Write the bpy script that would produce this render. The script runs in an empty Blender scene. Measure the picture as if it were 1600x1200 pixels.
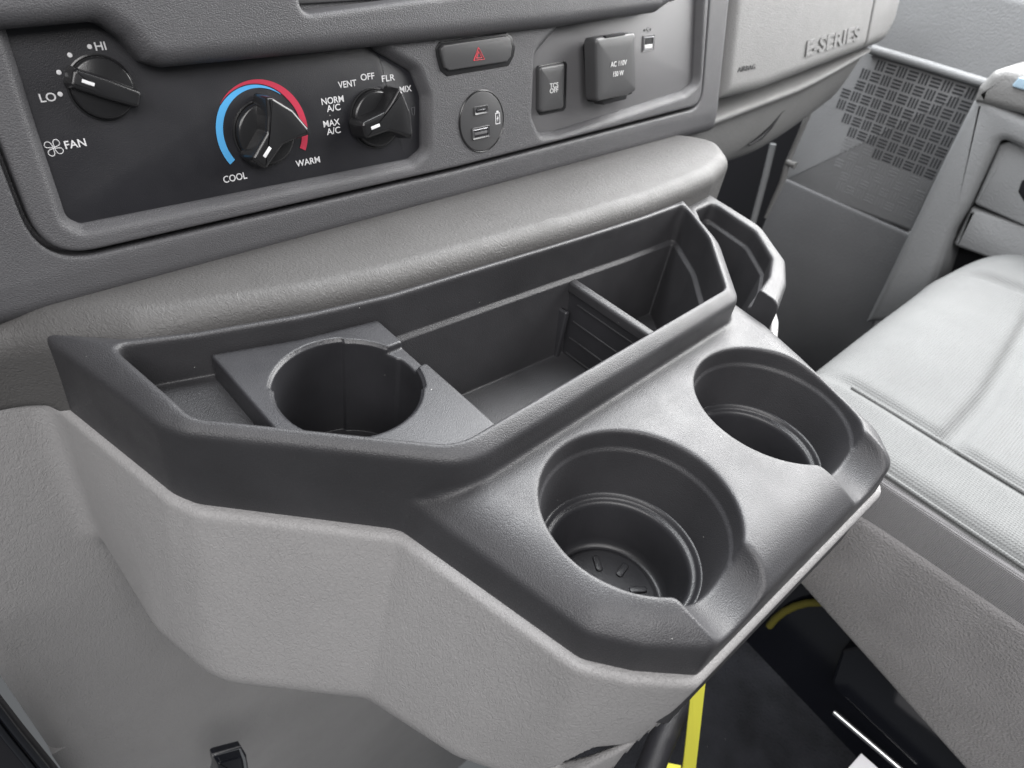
import bpy, bmesh, math
import numpy as np
from mathutils import Vector, Matrix

# ------------------------------------------------------------------ camera
scn = bpy.context.scene
COL = scn.collection
FPX = 1106.749                      # focal length in pixels of a 1600 px wide frame
YAW, PITCH, ROLL = [math.radians(a) for a in (49.285, 40.184, -10.319)]
CAMZ = 0.225                        # metres above the cup deck (z = 0)


def cam_axes():
    cy, sy, cp, sp = math.cos(YAW), math.sin(YAW), math.cos(PITCH), math.sin(PITCH)
    fwd = np.array([sy * cp, cy * cp, -sp])
    right = np.array([cy, -sy, 0.0])
    down = np.cross(fwd, right)
    c, s = math.cos(ROLL), math.sin(ROLL)
    return c * right + s * down, -s * right + c * down, fwd


RX, DN, FW = cam_axes()
cam = bpy.data.cameras.new('camera')
cam.sensor_width = 36.0
cam.lens = FPX / 1600 * 36.0
cam.clip_start, cam.clip_end = 0.01, 50
cam.dof.use_dof = True
cam.dof.focus_distance = 0.36
cam.dof.aperture_fstop = 13.0
cobj = bpy.data.objects.new('camera', cam)
COL.objects.link(cobj)
m = Matrix.Identity(4)
for i in range(3):
    m[i][0], m[i][1], m[i][2] = RX[i], -DN[i], -FW[i]
m[2][3] = CAMZ
cobj.matrix_world = m
scn.camera = cobj

# ------------------------------------------------------------------ light: soft daylight through the van's windows
w = bpy.data.worlds.new('World')
scn.world = w
w.use_nodes = True
w.node_tree.nodes['Background'].inputs[0].default_value = (0.92, 0.96, 1.0, 1)
w.node_tree.nodes['Background'].inputs[1].default_value = 0.14


def area(name, loc, target, sx, sy, power, col):
    l = bpy.data.lights.new(name, 'AREA')
    l.shape = 'RECTANGLE'
    l.size, l.size_y, l.energy, l.color = sx, sy, power, col
    o = bpy.data.objects.new(name, l)
    o.location = loc
    o.rotation_euler = (Vector(target) - Vector(loc)).to_track_quat('-Z', 'Y').to_euler()
    COL.objects.link(o)


area('passenger_window_daylight', (1.32, 0.25, 0.66), (0.30, 0.12, 0.02), 1.5, 0.9, 62, (1.0, 0.995, 0.985))
area('windshield_daylight', (0.50, 0.80, 1.15), (0.25, 0.12, 0.0), 1.5, 0.9, 62, (0.96, 0.98, 1.0))
area('driver_window_daylight', (-0.95, -0.30, 1.0), (0.10, 0.2, 0.0), 0.9, 0.55, 13, (1.0, 0.98, 0.975))
area('rear_cabin_daylight', (-0.25, -0.85, 1.20), (0.10, 0.2, -0.05), 0.9, 0.7, 19, (1.0, 0.98, 0.975))

scn.view_settings.view_transform = 'Standard'
scn.view_settings.look = 'None'
scn.view_settings.exposure = 0.0
scn.view_settings.gamma = 1.0
scn.view_settings.use_curve_mapping = False

# ------------------------------------------------------------------ measuring helpers
DA, DT = 0.365, 0.258               # dash face plane: y = DA + DT * (z - CAMZ)
DNORM = math.hypot(1, DT)
DO = np.array([0, DA - DT * CAMZ, 0])
DU = np.array([1.0, 0, 0]); DV = np.array([0, DT, 1.0]) / DNORM; DW = np.array([0, -1.0, DT]) / DNORM


def ray(p):
    return RX * ((p[0] - 800) / FPX) + DN * ((p[1] - 600) / FPX) + FW


def onz(p, z):
    d = ray(p); return np.array([0, 0, CAMZ]) + d * ((z - CAMZ) / d[2])


def ony(p, y):
    d = ray(p); return np.array([0, 0, CAMZ]) + d * (y / d[1])


def onx(p, x):
    d = ray(p); return np.array([0, 0, CAMZ]) + d * (x / d[0])


def duv(p, off=0.0):                # a point of the dash face, as (across, up the slope)
    d = ray(p); n = -DW; s = (n @ (DO + DW * off) - n @ np.array([0, 0, CAMZ])) / (n @ d)
    q = np.array([0, 0, CAMZ]) + d * s - DO
    return (q @ DU, q @ DV)


DASHM = Matrix(((DU[0], DV[0], DW[0], DO[0]), (DU[1], DV[1], DW[1], DO[1]), (DU[2], DV[2], DW[2], DO[2]), (0, 0, 0, 1)))

# ------------------------------------------------------------------ materials
MATS = {}


def mat(name, col, rough=0.5, spec=0.5, metal=0.0, grain=None, var=0.0, coat=0.0, sheen=0.0, dust=0.0):
    """grain: list of (kind, scale per metre, depth in metres, stretch)"""
    if name in MATS:
        return MATS[name]
    mm = bpy.data.materials.new(name)
    mm.use_nodes = True
    nt = mm.node_tree; N = nt.nodes; L = nt.links
    b = N['Principled BSDF']
    b.inputs['Base Color'].default_value = (*col, 1)
    b.inputs['Roughness'].default_value = rough
    b.inputs['Specular IOR Level'].default_value = spec
    b.inputs['Metallic'].default_value = metal
    b.inputs['Coat Weight'].default_value = coat
    b.inputs['Sheen Weight'].default_value = sheen
    tc = N.new('ShaderNodeTexCoord')
    last = None
    for kind, sc, dep, st in (grain or []):
        mp = N.new('ShaderNodeMapping')
        mp.inputs['Scale'].default_value = st
        L.new(tc.outputs['Object'], mp.inputs['Vector'])
        if kind == 'cell':
            nz0 = N.new('ShaderNodeTexNoise'); nz0.inputs['Scale'].default_value = sc * 0.5
            L.new(mp.outputs[0], nz0.inputs['Vector'])
            mx = N.new('ShaderNodeVectorMath'); mx.operation = 'MULTIPLY_ADD'
            mx.inputs[1].default_value = (1.1 / sc,) * 3
            L.new(nz0.outputs['Color'], mx.inputs[0]); L.new(mp.outputs[0], mx.inputs[2])
            t = N.new('ShaderNodeTexVoronoi'); t.feature = 'SMOOTH_F1'
            t.inputs['Scale'].default_value = sc; t.inputs['Smoothness'].default_value = 0.25
            L.new(mx.outputs[0], t.inputs['Vector']); out = t.outputs['Distance']
            inv = N.new('ShaderNodeMath'); inv.operation = 'SUBTRACT'; inv.inputs[0].default_value = 1.0
            L.new(out, inv.inputs[1]); out = inv.outputs[0]
        elif kind == 'wrinkle':
            t = N.new('ShaderNodeTexNoise'); t.inputs['Scale'].default_value = sc
            t.inputs['Detail'].default_value = 3; t.inputs['Distortion'].default_value = 1.6
            L.new(mp.outputs[0], t.inputs['Vector']); out = t.outputs['Fac']
        elif kind == 'weave':
            wv = N.new('ShaderNodeTexWave'); wv.inputs['Scale'].default_value = sc; wv.inputs['Distortion'].default_value = 0.4
            wv.bands_direction = 'X'; L.new(mp.outputs[0], wv.inputs['Vector'])
            w2 = N.new('ShaderNodeTexWave'); w2.inputs['Scale'].default_value = sc; w2.inputs['Distortion'].default_value = 0.4
            w2.bands_direction = 'Y'; L.new(mp.outputs[0], w2.inputs['Vector'])
            ad = N.new('ShaderNodeMath'); ad.operation = 'MULTIPLY'
            L.new(wv.outputs['Fac'], ad.inputs[0]); L.new(w2.outputs['Fac'], ad.inputs[1]); out = ad.outputs[0]
        else:
            t = N.new('ShaderNodeTexNoise'); t.inputs['Scale'].default_value = sc; t.inputs['Detail'].default_value = 4
            L.new(mp.outputs[0], t.inputs['Vector']); out = t.outputs['Fac']
        bp = N.new('ShaderNodeBump'); bp.inputs['Strength'].default_value = 1.0; bp.inputs['Distance'].default_value = dep
        L.new(out, bp.inputs['Height'])
        if last is not None:
            L.new(last.outputs[0], bp.inputs['Normal'])
        last = bp
    if last is not None:
        L.new(last.outputs[0], b.inputs['Normal'])
    colout = None
    if var > 0:
        nz = N.new('ShaderNodeTexNoise'); nz.inputs['Scale'].default_value = 24; nz.inputs['Detail'].default_value = 6
        L.new(tc.outputs['Object'], nz.inputs['Vector'])
        rp = N.new('ShaderNodeMapRange')
        rp.inputs[1].default_value, rp.inputs[2].default_value = 0.3, 0.7
        rp.inputs[3].default_value, rp.inputs[4].default_value = 1 - var, 1 + var
        L.new(nz.outputs['Fac'], rp.inputs[0])
        hs = N.new('ShaderNodeVectorMath'); hs.operation = 'SCALE'; hs.inputs[0].default_value = col
        L.new(rp.outputs[0], hs.inputs['Scale'])
        L.new(hs.outputs[0], b.inputs['Base Color']); colout = hs.outputs[0]
        rr = N.new('ShaderNodeMapRange')
        rr.inputs[1].default_value, rr.inputs[2].default_value = 0.3, 0.7
        rr.inputs[3].default_value, rr.inputs[4].default_value = rough - 0.05, rough + 0.06
        nz2 = N.new('ShaderNodeTexNoise'); nz2.inputs['Scale'].default_value = 60; nz2.inputs['Detail'].default_value = 5
        L.new(tc.outputs['Object'], nz2.inputs['Vector']); L.new(nz2.outputs['Fac'], rr.inputs[0])
        L.new(rr.outputs[0], b.inputs['Roughness'])
    if dust > 0:                     # sparse pale specks lying on the plastic
        vo = N.new('ShaderNodeTexVoronoi'); vo.inputs['Scale'].default_value = 130; vo.inputs['Randomness'].default_value = 1
        L.new(tc.outputs['Object'], vo.inputs['Vector'])
        lt = N.new('ShaderNodeMath'); lt.operation = 'LESS_THAN'; lt.inputs[1].default_value = 0.03
        L.new(vo.outputs['Distance'], lt.inputs[0])
        sp = N.new('ShaderNodeSeparateColor'); L.new(vo.outputs['Color'], sp.inputs[0])
        g2 = N.new('ShaderNodeMath'); g2.operation = 'GREATER_THAN'; g2.inputs[1].default_value = 1 - dust
        L.new(sp.outputs[0], g2.inputs[0])
        an = N.new('ShaderNodeMath'); an.operation = 'MULTIPLY'
        L.new(lt.outputs[0], an.inputs[0]); L.new(g2.outputs[0], an.inputs[1])
        mc = N.new('ShaderNodeMix'); mc.data_type = 'RGBA'
        mc.inputs[6].default_value = (*col, 1); mc.inputs[7].default_value = (0.5, 0.5, 0.48, 1)
        if colout: L.new(colout, mc.inputs[6])
        L.new(an.outputs[0], mc.inputs[0]); L.new(mc.outputs[2], b.inputs['Base Color'])
    MATS[name] = mm
    return mm


ONE = (1, 1, 1)
M_dash = mat('charcoal grained dash plastic', (0.066, 0.0655, 0.070), 0.48, 0.5, grain=[('cell', 1400, 0.00018, (1, 1.5, 1)), ('noise', 1800, 0.00012, ONE)], var=0.05)
M_glove = mat('stone grey grained plastic', (0.175, 0.174, 0.173), 0.54, 0.5, grain=[('cell', 800, 0.00026, (1, 1.6, 1)), ('noise', 1500, 0.00012, ONE)], var=0.03)
M_cover = mat('warm grey leather grained plastic', (0.305, 0.300, 0.301), 0.5, 0.5, grain=[('wrinkle', 520, 0.00055, (1, 1, 0.55)), ('noise', 1500, 0.0001, ONE)], var=0.035)
M_pad = mat('shade-darkened leather grained pad', (0.074, 0.072, 0.071), 0.56, 0.5, grain=[('wrinkle', 480, 0.00045, (1, 0.5, 1)), ('noise', 1500, 0.0001, ONE)], var=0.035)  # cover plastic darkened: the dash's shade over the pad is in the colour
M_tray = mat('black moulded console plastic', (0.034, 0.0337, 0.0365), 0.455, 0.5, grain=[('cell', 1700, 0.00012, ONE)], var=0.16, dust=0.16)
M_trayin = mat('smooth black inner plastic', (0.026, 0.026, 0.029), 0.38, 0.5, grain=[('cell', 1900, 0.00005, ONE)], var=0.2, dust=0.25)
M_panel = mat('black matt control panel', (0.013, 0.013, 0.016), 0.42, 0.45, grain=[('cell', 2400, 0.00006, ONE)], var=0.06, dust=0.04)
M_switch = mat('charcoal switch plastic', (0.055, 0.055, 0.057), 0.38, 0.5, grain=[('noise', 2500, 0.00005, ONE)])
M_recess = mat('smooth charcoal fascia', (0.105, 0.104, 0.108), 0.42, 0.5, grain=[('noise', 2600, 0.00006, ONE)])
M_knob = mat('satin black knob', (0.015, 0.015, 0.016), 0.24, 0.5, grain=[('noise', 1400, 0.00003, ONE)])
M_black = mat('void shade black', (0.006, 0.006, 0.008), 0.55, 0.3)  # black stands in for the shade in holes, gaps and the footwell
M_gloss = mat('gloss black paint', (0.008, 0.009, 0.013), 0.14, 0.5)
M_rubber = mat('black rubber trim', (0.018, 0.018, 0.022), 0.5, 0.4, grain=[('noise', 900, 0.0001, ONE)])
M_white = mat('white print', (0.62, 0.62, 0.63), 0.5, 0.3)
M_greyprint = mat('pale grey print', (0.62, 0.62, 0.62), 0.5, 0.3)
M_dimprint = mat('dim grey print', (0.16, 0.16, 0.17), 0.5, 0.3)
M_darkprint = mat('dark grey print', (0.04, 0.04, 0.042), 0.5, 0.3)
M_red = mat('red print', (0.46, 0.035, 0.07), 0.5, 0.3)
M_hazred = mat('hazard red print', (0.80, 0.08, 0.11), 0.5, 0.3)
M_blue = mat('blue print', (0.085, 0.36, 0.68), 0.5, 0.3)
M_metal = mat('bright metal', (0.75, 0.75, 0.76), 0.25, 0.5, metal=1.0)
M_dullmetal = mat('dull connector metal', (0.25, 0.25, 0.26), 0.4, 0.5, metal=1.0)
M_seat = mat('pale grey woven seat cloth', (0.168, 0.171, 0.171), 1.0, 0.05, grain=[('weave', 150, 0.00035, ONE), ('noise', 900, 0.0004, ONE)], var=0.04)
M_seatside = mat('mid grey knitted seat cloth', (0.235, 0.23, 0.235), 0.9, 0.2, grain=[('weave', 260, 0.0007, ONE)], var=0.04, sheen=0.2)
M_felt = mat('grey felted seat valance', (0.215, 0.207, 0.208), 1.0, 0.1, grain=[('noise', 620, 0.0022, ONE)], var=0.12, sheen=0.4)
M_door = mat('mid grey door plastic', (0.215, 0.22, 0.225), 0.55, 0.45, grain=[('cell', 500, 0.0003, ONE)], var=0.03)
M_doorpale = mat('pale grey armrest plastic', (0.20, 0.20, 0.198), 0.5, 0.4, grain=[('cell', 500, 0.0003, ONE)])
M_spk = mat('slate door grille plastic', (0.195, 0.198, 0.203), 0.55, 0.45, grain=[('cell', 500, 0.0003, ONE)], var=0.03)
M_kick = mat('slate grey kick panel plastic', (0.125, 0.127, 0.132), 0.55, 0.45, grain=[('cell', 500, 0.0003, ONE)], var=0.04)
M_hole = mat('grille hole shade', (0.05, 0.051, 0.055), 0.7, 0.2)  # for raised bars; the shade inside the grille holes is put into this colour
M_emb = mat('moulded grille rib', (0.19, 0.193, 0.198), 0.5, 0.45)
M_carpet = mat('black floor carpet', (0.02, 0.021, 0.025), 0.95, 0.2, grain=[('noise', 350, 0.004, ONE)], var=0.35, dust=0.3)
M_yellow = mat('yellow webbing', (0.90, 0.86, 0.10), 0.6, 0.3, grain=[('noise', 900, 0.0002, ONE)])
M_paper = mat('white paper', (0.75, 0.74, 0.76), 0.7, 0.3)
M_lcd = mat('blue glass switch lens', (0.35, 0.48, 0.58), 0.15, 0.5)


# ------------------------------------------------------------------ object helpers
def tag(o, label=None, cat=None, group=None, kind=None):
    if label: o['label'] = label
    if cat: o['category'] = cat
    if group: o['group'] = group
    if kind: o['kind'] = kind
    return o


def thing(name, label, cat, loc=(0, 0, 0), group=None):
    o = bpy.data.objects.new(name, None)
    o.empty_display_size = 0.02
    o.location = loc
    COL.objects.link(o)
    bpy.context.view_layer.update()
    return tag(o, label, cat, group)


def add(name, me, material, parent=None, matrix=None):
    o = bpy.data.objects.new(name, me)
    if material and not me.materials:
        me.materials.append(material)
    COL.objects.link(o)
    if matrix is not None:
        o.matrix_world = matrix
    if parent is not None:
        mw = o.matrix_world.copy() if matrix is None else Matrix(matrix)
        o.parent = parent
        o.matrix_parent_inverse = world(parent).inverted()
        o.matrix_basis = mw
    return o


def world(o):
    mw = o.matrix_basis.copy()
    if o.parent:
        mw = world(o.parent) @ o.matrix_parent_inverse @ mw
    return mw


def mesh(name, V, F, smooth=True, angle=None):
    me = bpy.data.meshes.new(name)
    me.from_pydata([tuple(v) for v in V], [], F)
    if smooth:
        me.polygons.foreach_set('use_smooth', [True] * len(me.polygons))
        if angle:
            me.set_sharp_from_angle(angle=math.radians(angle))
    me.update()
    return me


def rpoly(pts, r, n=6):
    """round the corners of a plan polygon; r is one radius or one per corner"""
    out = []
    k = len(pts)
    P = [np.array(p, float)[:2] for p in pts]
    for i in range(k):
        ri = r[i] if isinstance(r, (list, tuple)) else r
        a, b, c = P[i - 1], P[i], P[(i + 1) % k]
        d1 = (a - b); d2 = (c - b)
        l1, l2 = np.linalg.norm(d1), np.linalg.norm(d2)
        d1, d2 = d1 / l1, d2 / l2
        ang = math.acos(max(-1, min(1, float(d1 @ d2))))
        if ri <= 0 or ang > math.pi - 0.02:
            out.append(b); continue
        t = min(ri / math.tan(ang / 2), 0.48 * l1, 0.48 * l2)
        p0, p1 = b + d1 * t, b + d2 * t
        for j in range(n + 1):
            s = j / n
            out.append((1 - s) ** 2 * p0 + 2 * s * (1 - s) * b + s * s * p1)
    return np.array(out)


def ccw(P):
    P = np.asarray(P, float)[:, :2]
    x, y = P[:, 0], P[:, 1]
    a = (x * np.roll(y, -1) - np.roll(x, -1) * y).sum()
    return P if a > 0 else P[::-1]


def inset(P, d):
    """offset a ccw outline inwards by d, vertex by vertex"""
    P = np.asarray(P); e = np.roll(P, -1, 0) - P
    e /= np.maximum(np.linalg.norm(e, axis=1)[:, None], 1e-12)
    nn = np.stack([-e[:, 1], e[:, 0]], 1)
    n0 = np.roll(nn, 1, 0)
    b = nn + n0
    den = np.maximum((b * nn).sum(1), 0.3)
    return P + b / den[:, None] * d


def rings(name, rs, cap0=True, cap1=True, smooth=True, angle=35):
    """rs: list of (outline n x 2, height); lofted in the local xy plane"""
    n = len(rs[0][0]); V = []; F = []
    for P, h in rs:
        V += [(p[0], p[1], h) for p in P]
    for k in range(len(rs) - 1):
        for i in range(n):
            j = (i + 1) % n
            F.append((k * n + i, k * n + j, (k + 1) * n + j, (k + 1) * n + i))
    if cap0: F.append(tuple(range(n - 1, -1, -1)))
    if cap1: F.append(tuple((len(rs) - 1) * n + i for i in range(n)))
    return mesh(name, V, F, smooth, angle)


def slab(name, pts, w0, w1, bev=0.0005, r=0.0, seg=3, draft=0.0, dome=0.0):
    """a plate with the given outline, from height w0 to w1, with a rounded top edge"""
    P = ccw(pts)
    if r: P = ccw(rpoly(P, r))
    rs = [(P, w0)]
    for i in range(seg + 1):
        a = i / seg * math.pi / 2
        rs.append((inset(P, draft + bev * (1 - math.cos(a))), w1 - bev + bev * math.sin(a)))
    if dome:
        for f in (0.25, 0.5, 0.75):
            c = P.mean(0)
            rs.append((c + (inset(P, draft + bev) - c) * (1 - f), w1 + dome * (1 - (1 - f) ** 2)))
    return rings(name, rs)


def box_me(name, x0, x1, y0, y1, z0, z1, bev=0.001):
    return slab(name, [(x0, y0), (x1, y0), (x1, y1), (x0, y1)], z0, z1, bev=bev, r=bev)


def tube(name, pts, r, n=10, cap=True):
    pts = [Vector(p) for p in pts]; V = []; F = []
    up = Vector((0.31, 0.2, 0.93)).normalized()
    for i, p in enumerate(pts):
        t = (pts[min(i + 1, len(pts) - 1)] - pts[max(i - 1, 0)]).normalized()
        a = t.cross(up).normalized(); b = t.cross(a)
        rr = r[i] if isinstance(r, (list, tuple)) else r
        for k in range(n):
            an = 2 * math.pi * k / n
            V.append(p + a * math.cos(an) * rr + b * math.sin(an) * rr)
    for i in range(len(pts) - 1):
        for k in range(n):
            F.append((i * n + k, i * n + (k + 1) % n, (i + 1) * n + (k + 1) % n, (i + 1) * n + k))
    if cap:
        F.append(tuple(range(n - 1, -1, -1))); F.append(tuple((len(pts) - 1) * n + k for k in range(n)))
    return mesh(name, V, F, True, 50)


def lathe(name, prof, n=96):
    V = []; F = []
    for r, z in prof:
        for k in range(n):
            a = 2 * math.pi * k / n
            V.append((r * math.cos(a), r * math.sin(a), z))
    for i in range(len(prof) - 1):
        for k in range(n):
            F.append((i * n + k, i * n + (k + 1) % n, (i + 1) * n + (k + 1) % n, (i + 1) * n + k))
    return mesh(name, V, F, True, 60)


def text_me(body, size, width=None, align='LEFT', spacing=1.0, extrude=0.00012, shear=0.0, offset=0.0):
    cu = bpy.data.curves.new('lettering', 'FONT')
    cu.body = body; cu.size = size; cu.extrude = extrude; cu.align_x = align; cu.space_character = spacing
    cu.shear = shear; cu.offset = offset; cu.resolution_u = 4
    o = bpy.data.objects.new('lettering', cu)
    COL.objects.link(o)
    bpy.context.view_layer.update()
    me = bpy.data.meshes.new_from_object(o.evaluated_get(bpy.context.evaluated_depsgraph_get()))
    bpy.data.objects.remove(o)
    n = len(me.vertices); co = np.zeros(n * 3); me.vertices.foreach_get('co', co); co = co.reshape(-1, 3)
    if width:
        lo, hi = co[:, 0].min(), co[:, 0].max()
        co[:, 0] = (co[:, 0] - lo) * width / (hi - lo)
        if align == 'CENTER': co[:, 0] -= width / 2
        me.vertices.foreach_set('co', co.ravel())
    me.name = 'lettering'
    return me


# ------------------------------------------------------------------ signed distance modelling (moulded plastic with fillets)
def psdf(X, Y, pts):
    P = np.asarray(pts, np.float32); d = None; s = None
    X = X.astype(np.float32); Y = Y.astype(np.float32)
    n = len(P); ins = np.zeros(X.shape, bool)
    for i in range(n):
        a = P[i]; b = P[(i + 1) % n]; e = b - a; L2 = float(e @ e)
        if L2 < 1e-14: continue
        wx, wy = X - a[0], Y - a[1]
        t = np.clip((wx * e[0] + wy * e[1]) / L2, 0, 1)
        q = (wx - e[0] * t) ** 2 + (wy - e[1] * t) ** 2
        d = q if d is None else np.minimum(d, q)
        if abs(e[1]) > 1e-12:
            c = ((a[1] <= Y) != (b[1] <= Y)) & (X < a[0] + (Y - a[1]) / e[1] * e[0])
            ins ^= c
    d = np.sqrt(d)
    return np.where(ins, -d, d)


def rint(a, b, r):                  # intersection with a rounded convex edge
    u, v = a + r, b + r
    return np.sqrt(np.maximum(u, 0) ** 2 + np.maximum(v, 0) ** 2) + np.minimum(np.maximum(u, v), 0) - r


def smin(a, b, k):
    h = np.maximum(k - np.abs(a - b), 0) / k
    return np.minimum(a, b) - h * h * k * 0.25


def smax(a, b, k):
    return -smin(-a, -b, k)


def chamfer(d2, zz, c, k1, k2):    # top edge: soft turn into a bevel, crisp turn into the wall
    e = smax(zz + 0 * d2, (d2 + zz + c) * 0.70711, k1)
    return smax(e, d2, k2)


class Grid:
    def __init__(s, lo, hi, h):
        s.lo = np.array(lo, np.float32); s.h = h
        s.n = [int(math.ceil((hi[i] - lo[i]) / h)) + 1 for i in range(3)]
        ax = [s.lo[i] + h * np.arange(s.n[i], dtype=np.float32) for i in range(3)]
        s.x = ax[0][:, None, None]; s.y = ax[1][None, :, None]; s.z = ax[2][None, None, :]
        s.X2, s.Y2 = np.meshgrid(ax[0], ax[1], indexing='ij')

    def plan(s, pts):
        return psdf(s.X2, s.Y2, pts)[:, :, None]


def sdf_mesh(name, g, G):
    """surface nets of the field g on grid G, with normals from the field"""
    sg = g < 0
    nx, ny, nz = g.shape
    c = np.zeros((nx - 1, ny - 1, nz - 1), np.int8)
    for dx in (0, 1):
        for dy in (0, 1):
            for dz in (0, 1):
                c += sg[dx:nx - 1 + dx, dy:ny - 1 + dy, dz:nz - 1 + dz]
    act = (c > 0) & (c < 8)
    I = np.argwhere(act)
    idx = np.full(act.shape, -1, np.int32); idx[act] = np.arange(len(I))
    corner = {}
    for k in range(8):
        o = (k & 1, (k >> 1) & 1, k >> 2)
        corner[k] = g[I[:, 0] + o[0], I[:, 1] + o[1], I[:, 2] + o[2]].astype(np.float64)
    acc = np.zeros((len(I), 3)); cnt = np.zeros(len(I))
    for a in range(8):
        for bit in (1, 2, 4):
            if a & bit: continue
            b = a | bit
            va, vb = corner[a], corner[b]
            cr = (va < 0) != (vb < 0)
            t = np.where(cr, va / np.where(cr, va - vb, 1), 0)
            o = np.array([a & 1, (a >> 1) & 1, a >> 2], float)
            p = o[None, :] + t[:, None] * np.array([bit == 1, bit == 2, bit == 4], float)[None, :]
            acc[cr] += p[cr]; cnt += cr
    loc = acc / cnt[:, None]

    def grad(l):
        u, v, w_ = l[:, 0], l[:, 1], l[:, 2]
        gx = gy = gz = val = 0
        for k in range(8):
            o = (k & 1, (k >> 1) & 1, k >> 2)
            fu = u if o[0] else 1 - u; fv = v if o[1] else 1 - v; fw = w_ if o[2] else 1 - w_
            ck = corner[k]
            gx = gx + ck * (1 if o[0] else -1) * fv * fw
            gy = gy + ck * fu * (1 if o[1] else -1) * fw
            gz = gz + ck * fu * fv * (1 if o[2] else -1)
            val = val + ck * fu * fv * fw
        return np.stack([gx, gy, gz], 1) / G.h, val
    for _ in range(2):
        gr, val = grad(loc)
        l2 = np.maximum((gr ** 2).sum(1), 0.1)
        loc = np.clip(loc - (gr * (val / l2)[:, None]) / G.h * 0.8, 0, 1)
    # normals from central differences one voxel wide
    def fs(i, j, k):
        return g[np.clip(i, 0, nx - 1), np.clip(j, 0, ny - 1), np.clip(k, 0, nz - 1)].astype(np.float64)
    pf = I + loc
    nn = np.zeros((len(I), 3))
    base = np.floor(pf).astype(int); fr = pf - base
    for k in range(8):
        o = (k & 1, (k >> 1) & 1, k >> 2)
        wgt = np.ones(len(I))
        for a in range(3):
            wgt = wgt * (fr[:, a] if o[a] else 1 - fr[:, a])
        i, j, kk = base[:, 0] + o[0], base[:, 1] + o[1], base[:, 2] + o[2]
        nn[:, 0] += wgt * (fs(i + 1, j, kk) - fs(i - 1, j, kk))
        nn[:, 1] += wgt * (fs(i, j + 1, kk) - fs(i, j - 1, kk))
        nn[:, 2] += wgt * (fs(i, j, kk + 1) - fs(i, j, kk - 1))
    nn /= np.maximum(np.linalg.norm(nn, axis=1)[:, None], 1e-9)
    V = G.lo[None, :] + pf * G.h
    Fs = []
    s0, s1 = sg[:-1, 1:-1, 1:-1], sg[1:, 1:-1, 1:-1]
    e = np.argwhere(s0 != s1); i, j, k = e[:, 0], e[:, 1] + 1, e[:, 2] + 1
    q = np.stack([idx[i, j - 1, k - 1], idx[i, j, k - 1], idx[i, j, k], idx[i, j - 1, k]], 1)
    fl = ~sg[i, j, k]; q[fl] = q[fl][:, ::-1]; Fs.append(q)
    s0, s1 = sg[1:-1, :-1, 1:-1], sg[1:-1, 1:, 1:-1]
    e = np.argwhere(s0 != s1); i, j, k = e[:, 0] + 1, e[:, 1], e[:, 2] + 1
    q = np.stack([idx[i - 1, j, k - 1], idx[i - 1, j, k], idx[i, j, k], idx[i, j, k - 1]], 1)
    fl = ~sg[i, j, k]; q[fl] = q[fl][:, ::-1]; Fs.append(q)
    s0, s1 = sg[1:-1, 1:-1, :-1], sg[1:-1, 1:-1, 1:]
    e = np.argwhere(s0 != s1); i, j, k = e[:, 0] + 1, e[:, 1] + 1, e[:, 2]
    q = np.stack([idx[i - 1, j - 1, k], idx[i, j - 1, k], idx[i, j, k], idx[i - 1, j, k]], 1)
    fl = ~sg[i, j, k]; q[fl] = q[fl][:, ::-1]; Fs.append(q)
    F = np.concatenate(Fs)
    F = F[(F >= 0).all(1)]
    me = bpy.data.meshes.new(name)
    nv, nf = len(V), len(F)
    me.vertices.add(nv); me.vertices.foreach_set('co', V.astype(np.float32).ravel())
    me.loops.add(nf * 4); me.loops.foreach_set('vertex_index', F.astype(np.int32).ravel())
    me.polygons.add(nf); me.polygons.foreach_set('loop_start', np.arange(0, nf * 4, 4, dtype=np.int32))
    me.polygons.foreach_set('use_smooth', np.ones(nf, bool))
    me.update(calc_edges=True)
    me.validate()
    if len(me.vertices) == nv:
        me.normals_split_custom_set_from_vertices(nn.astype(np.float32))
    return me


# ================================================================== SETTING
floor_me = box_me('floor', 0.30, 1.6, -0.8, 0.9, -0.66, -0.62, 0.002)
tag(add('floor', floor_me, M_carpet), kind='structure')

# ================================================================== ENGINE COVER (warm grey, between the footwells)
cover = thing('engine_cover', 'warm grey leather-grained engine cover carrying the black console', 'engine cover', (0.24, 0.2, -0.48))
COVER_TOP = [(0.032, 0.36), (0.032, 0.3055), (0.0497, 0.2230), (0.0560, 0.2090), (0.1160, 0.1475), (0.135, 0.058), (0.148, 0.041), (0.167, 0.0235),
             (0.333, 0.0225), (0.3535, 0.038), (0.3750, 0.095), (0.388, 0.120), (0.425, 0.140), (0.446, 0.157), (0.474, 0.193), (0.486, 0.25), (0.50, 0.345)]
COVER_BOT = [(0.030, 0.36), (0.030, 0.31), (0.0290, 0.235), (0.0400, 0.1900), (0.0915, 0.1375), (0.1090, 0.0880), (0.134, 0.050), (0.160, 0.036),
             (0.338, 0.042), (0.350, 0.055), (0.370, 0.11), (0.39, 0.14), (0.43, 0.17), (0.47, 0.21), (0.48, 0.345)]
COVER_TOP_R = rpoly(COVER_TOP, [0, 0.006, 0.012, 0.012, 0.004, 0.012, 0.012, 0.005, 0.012, 0.012, 0, 0.01, 0.01, 0.02, 0.03, 0.01, 0], 5)
COVER_BOT_R = rpoly(COVER_BOT, [0, 0.02, 0.05, 0.045, 0.008, 0.03, 0.02, 0.012, 0.012, 0.012, 0, 0.01, 0.01, 0.02, 0], 5)


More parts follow.
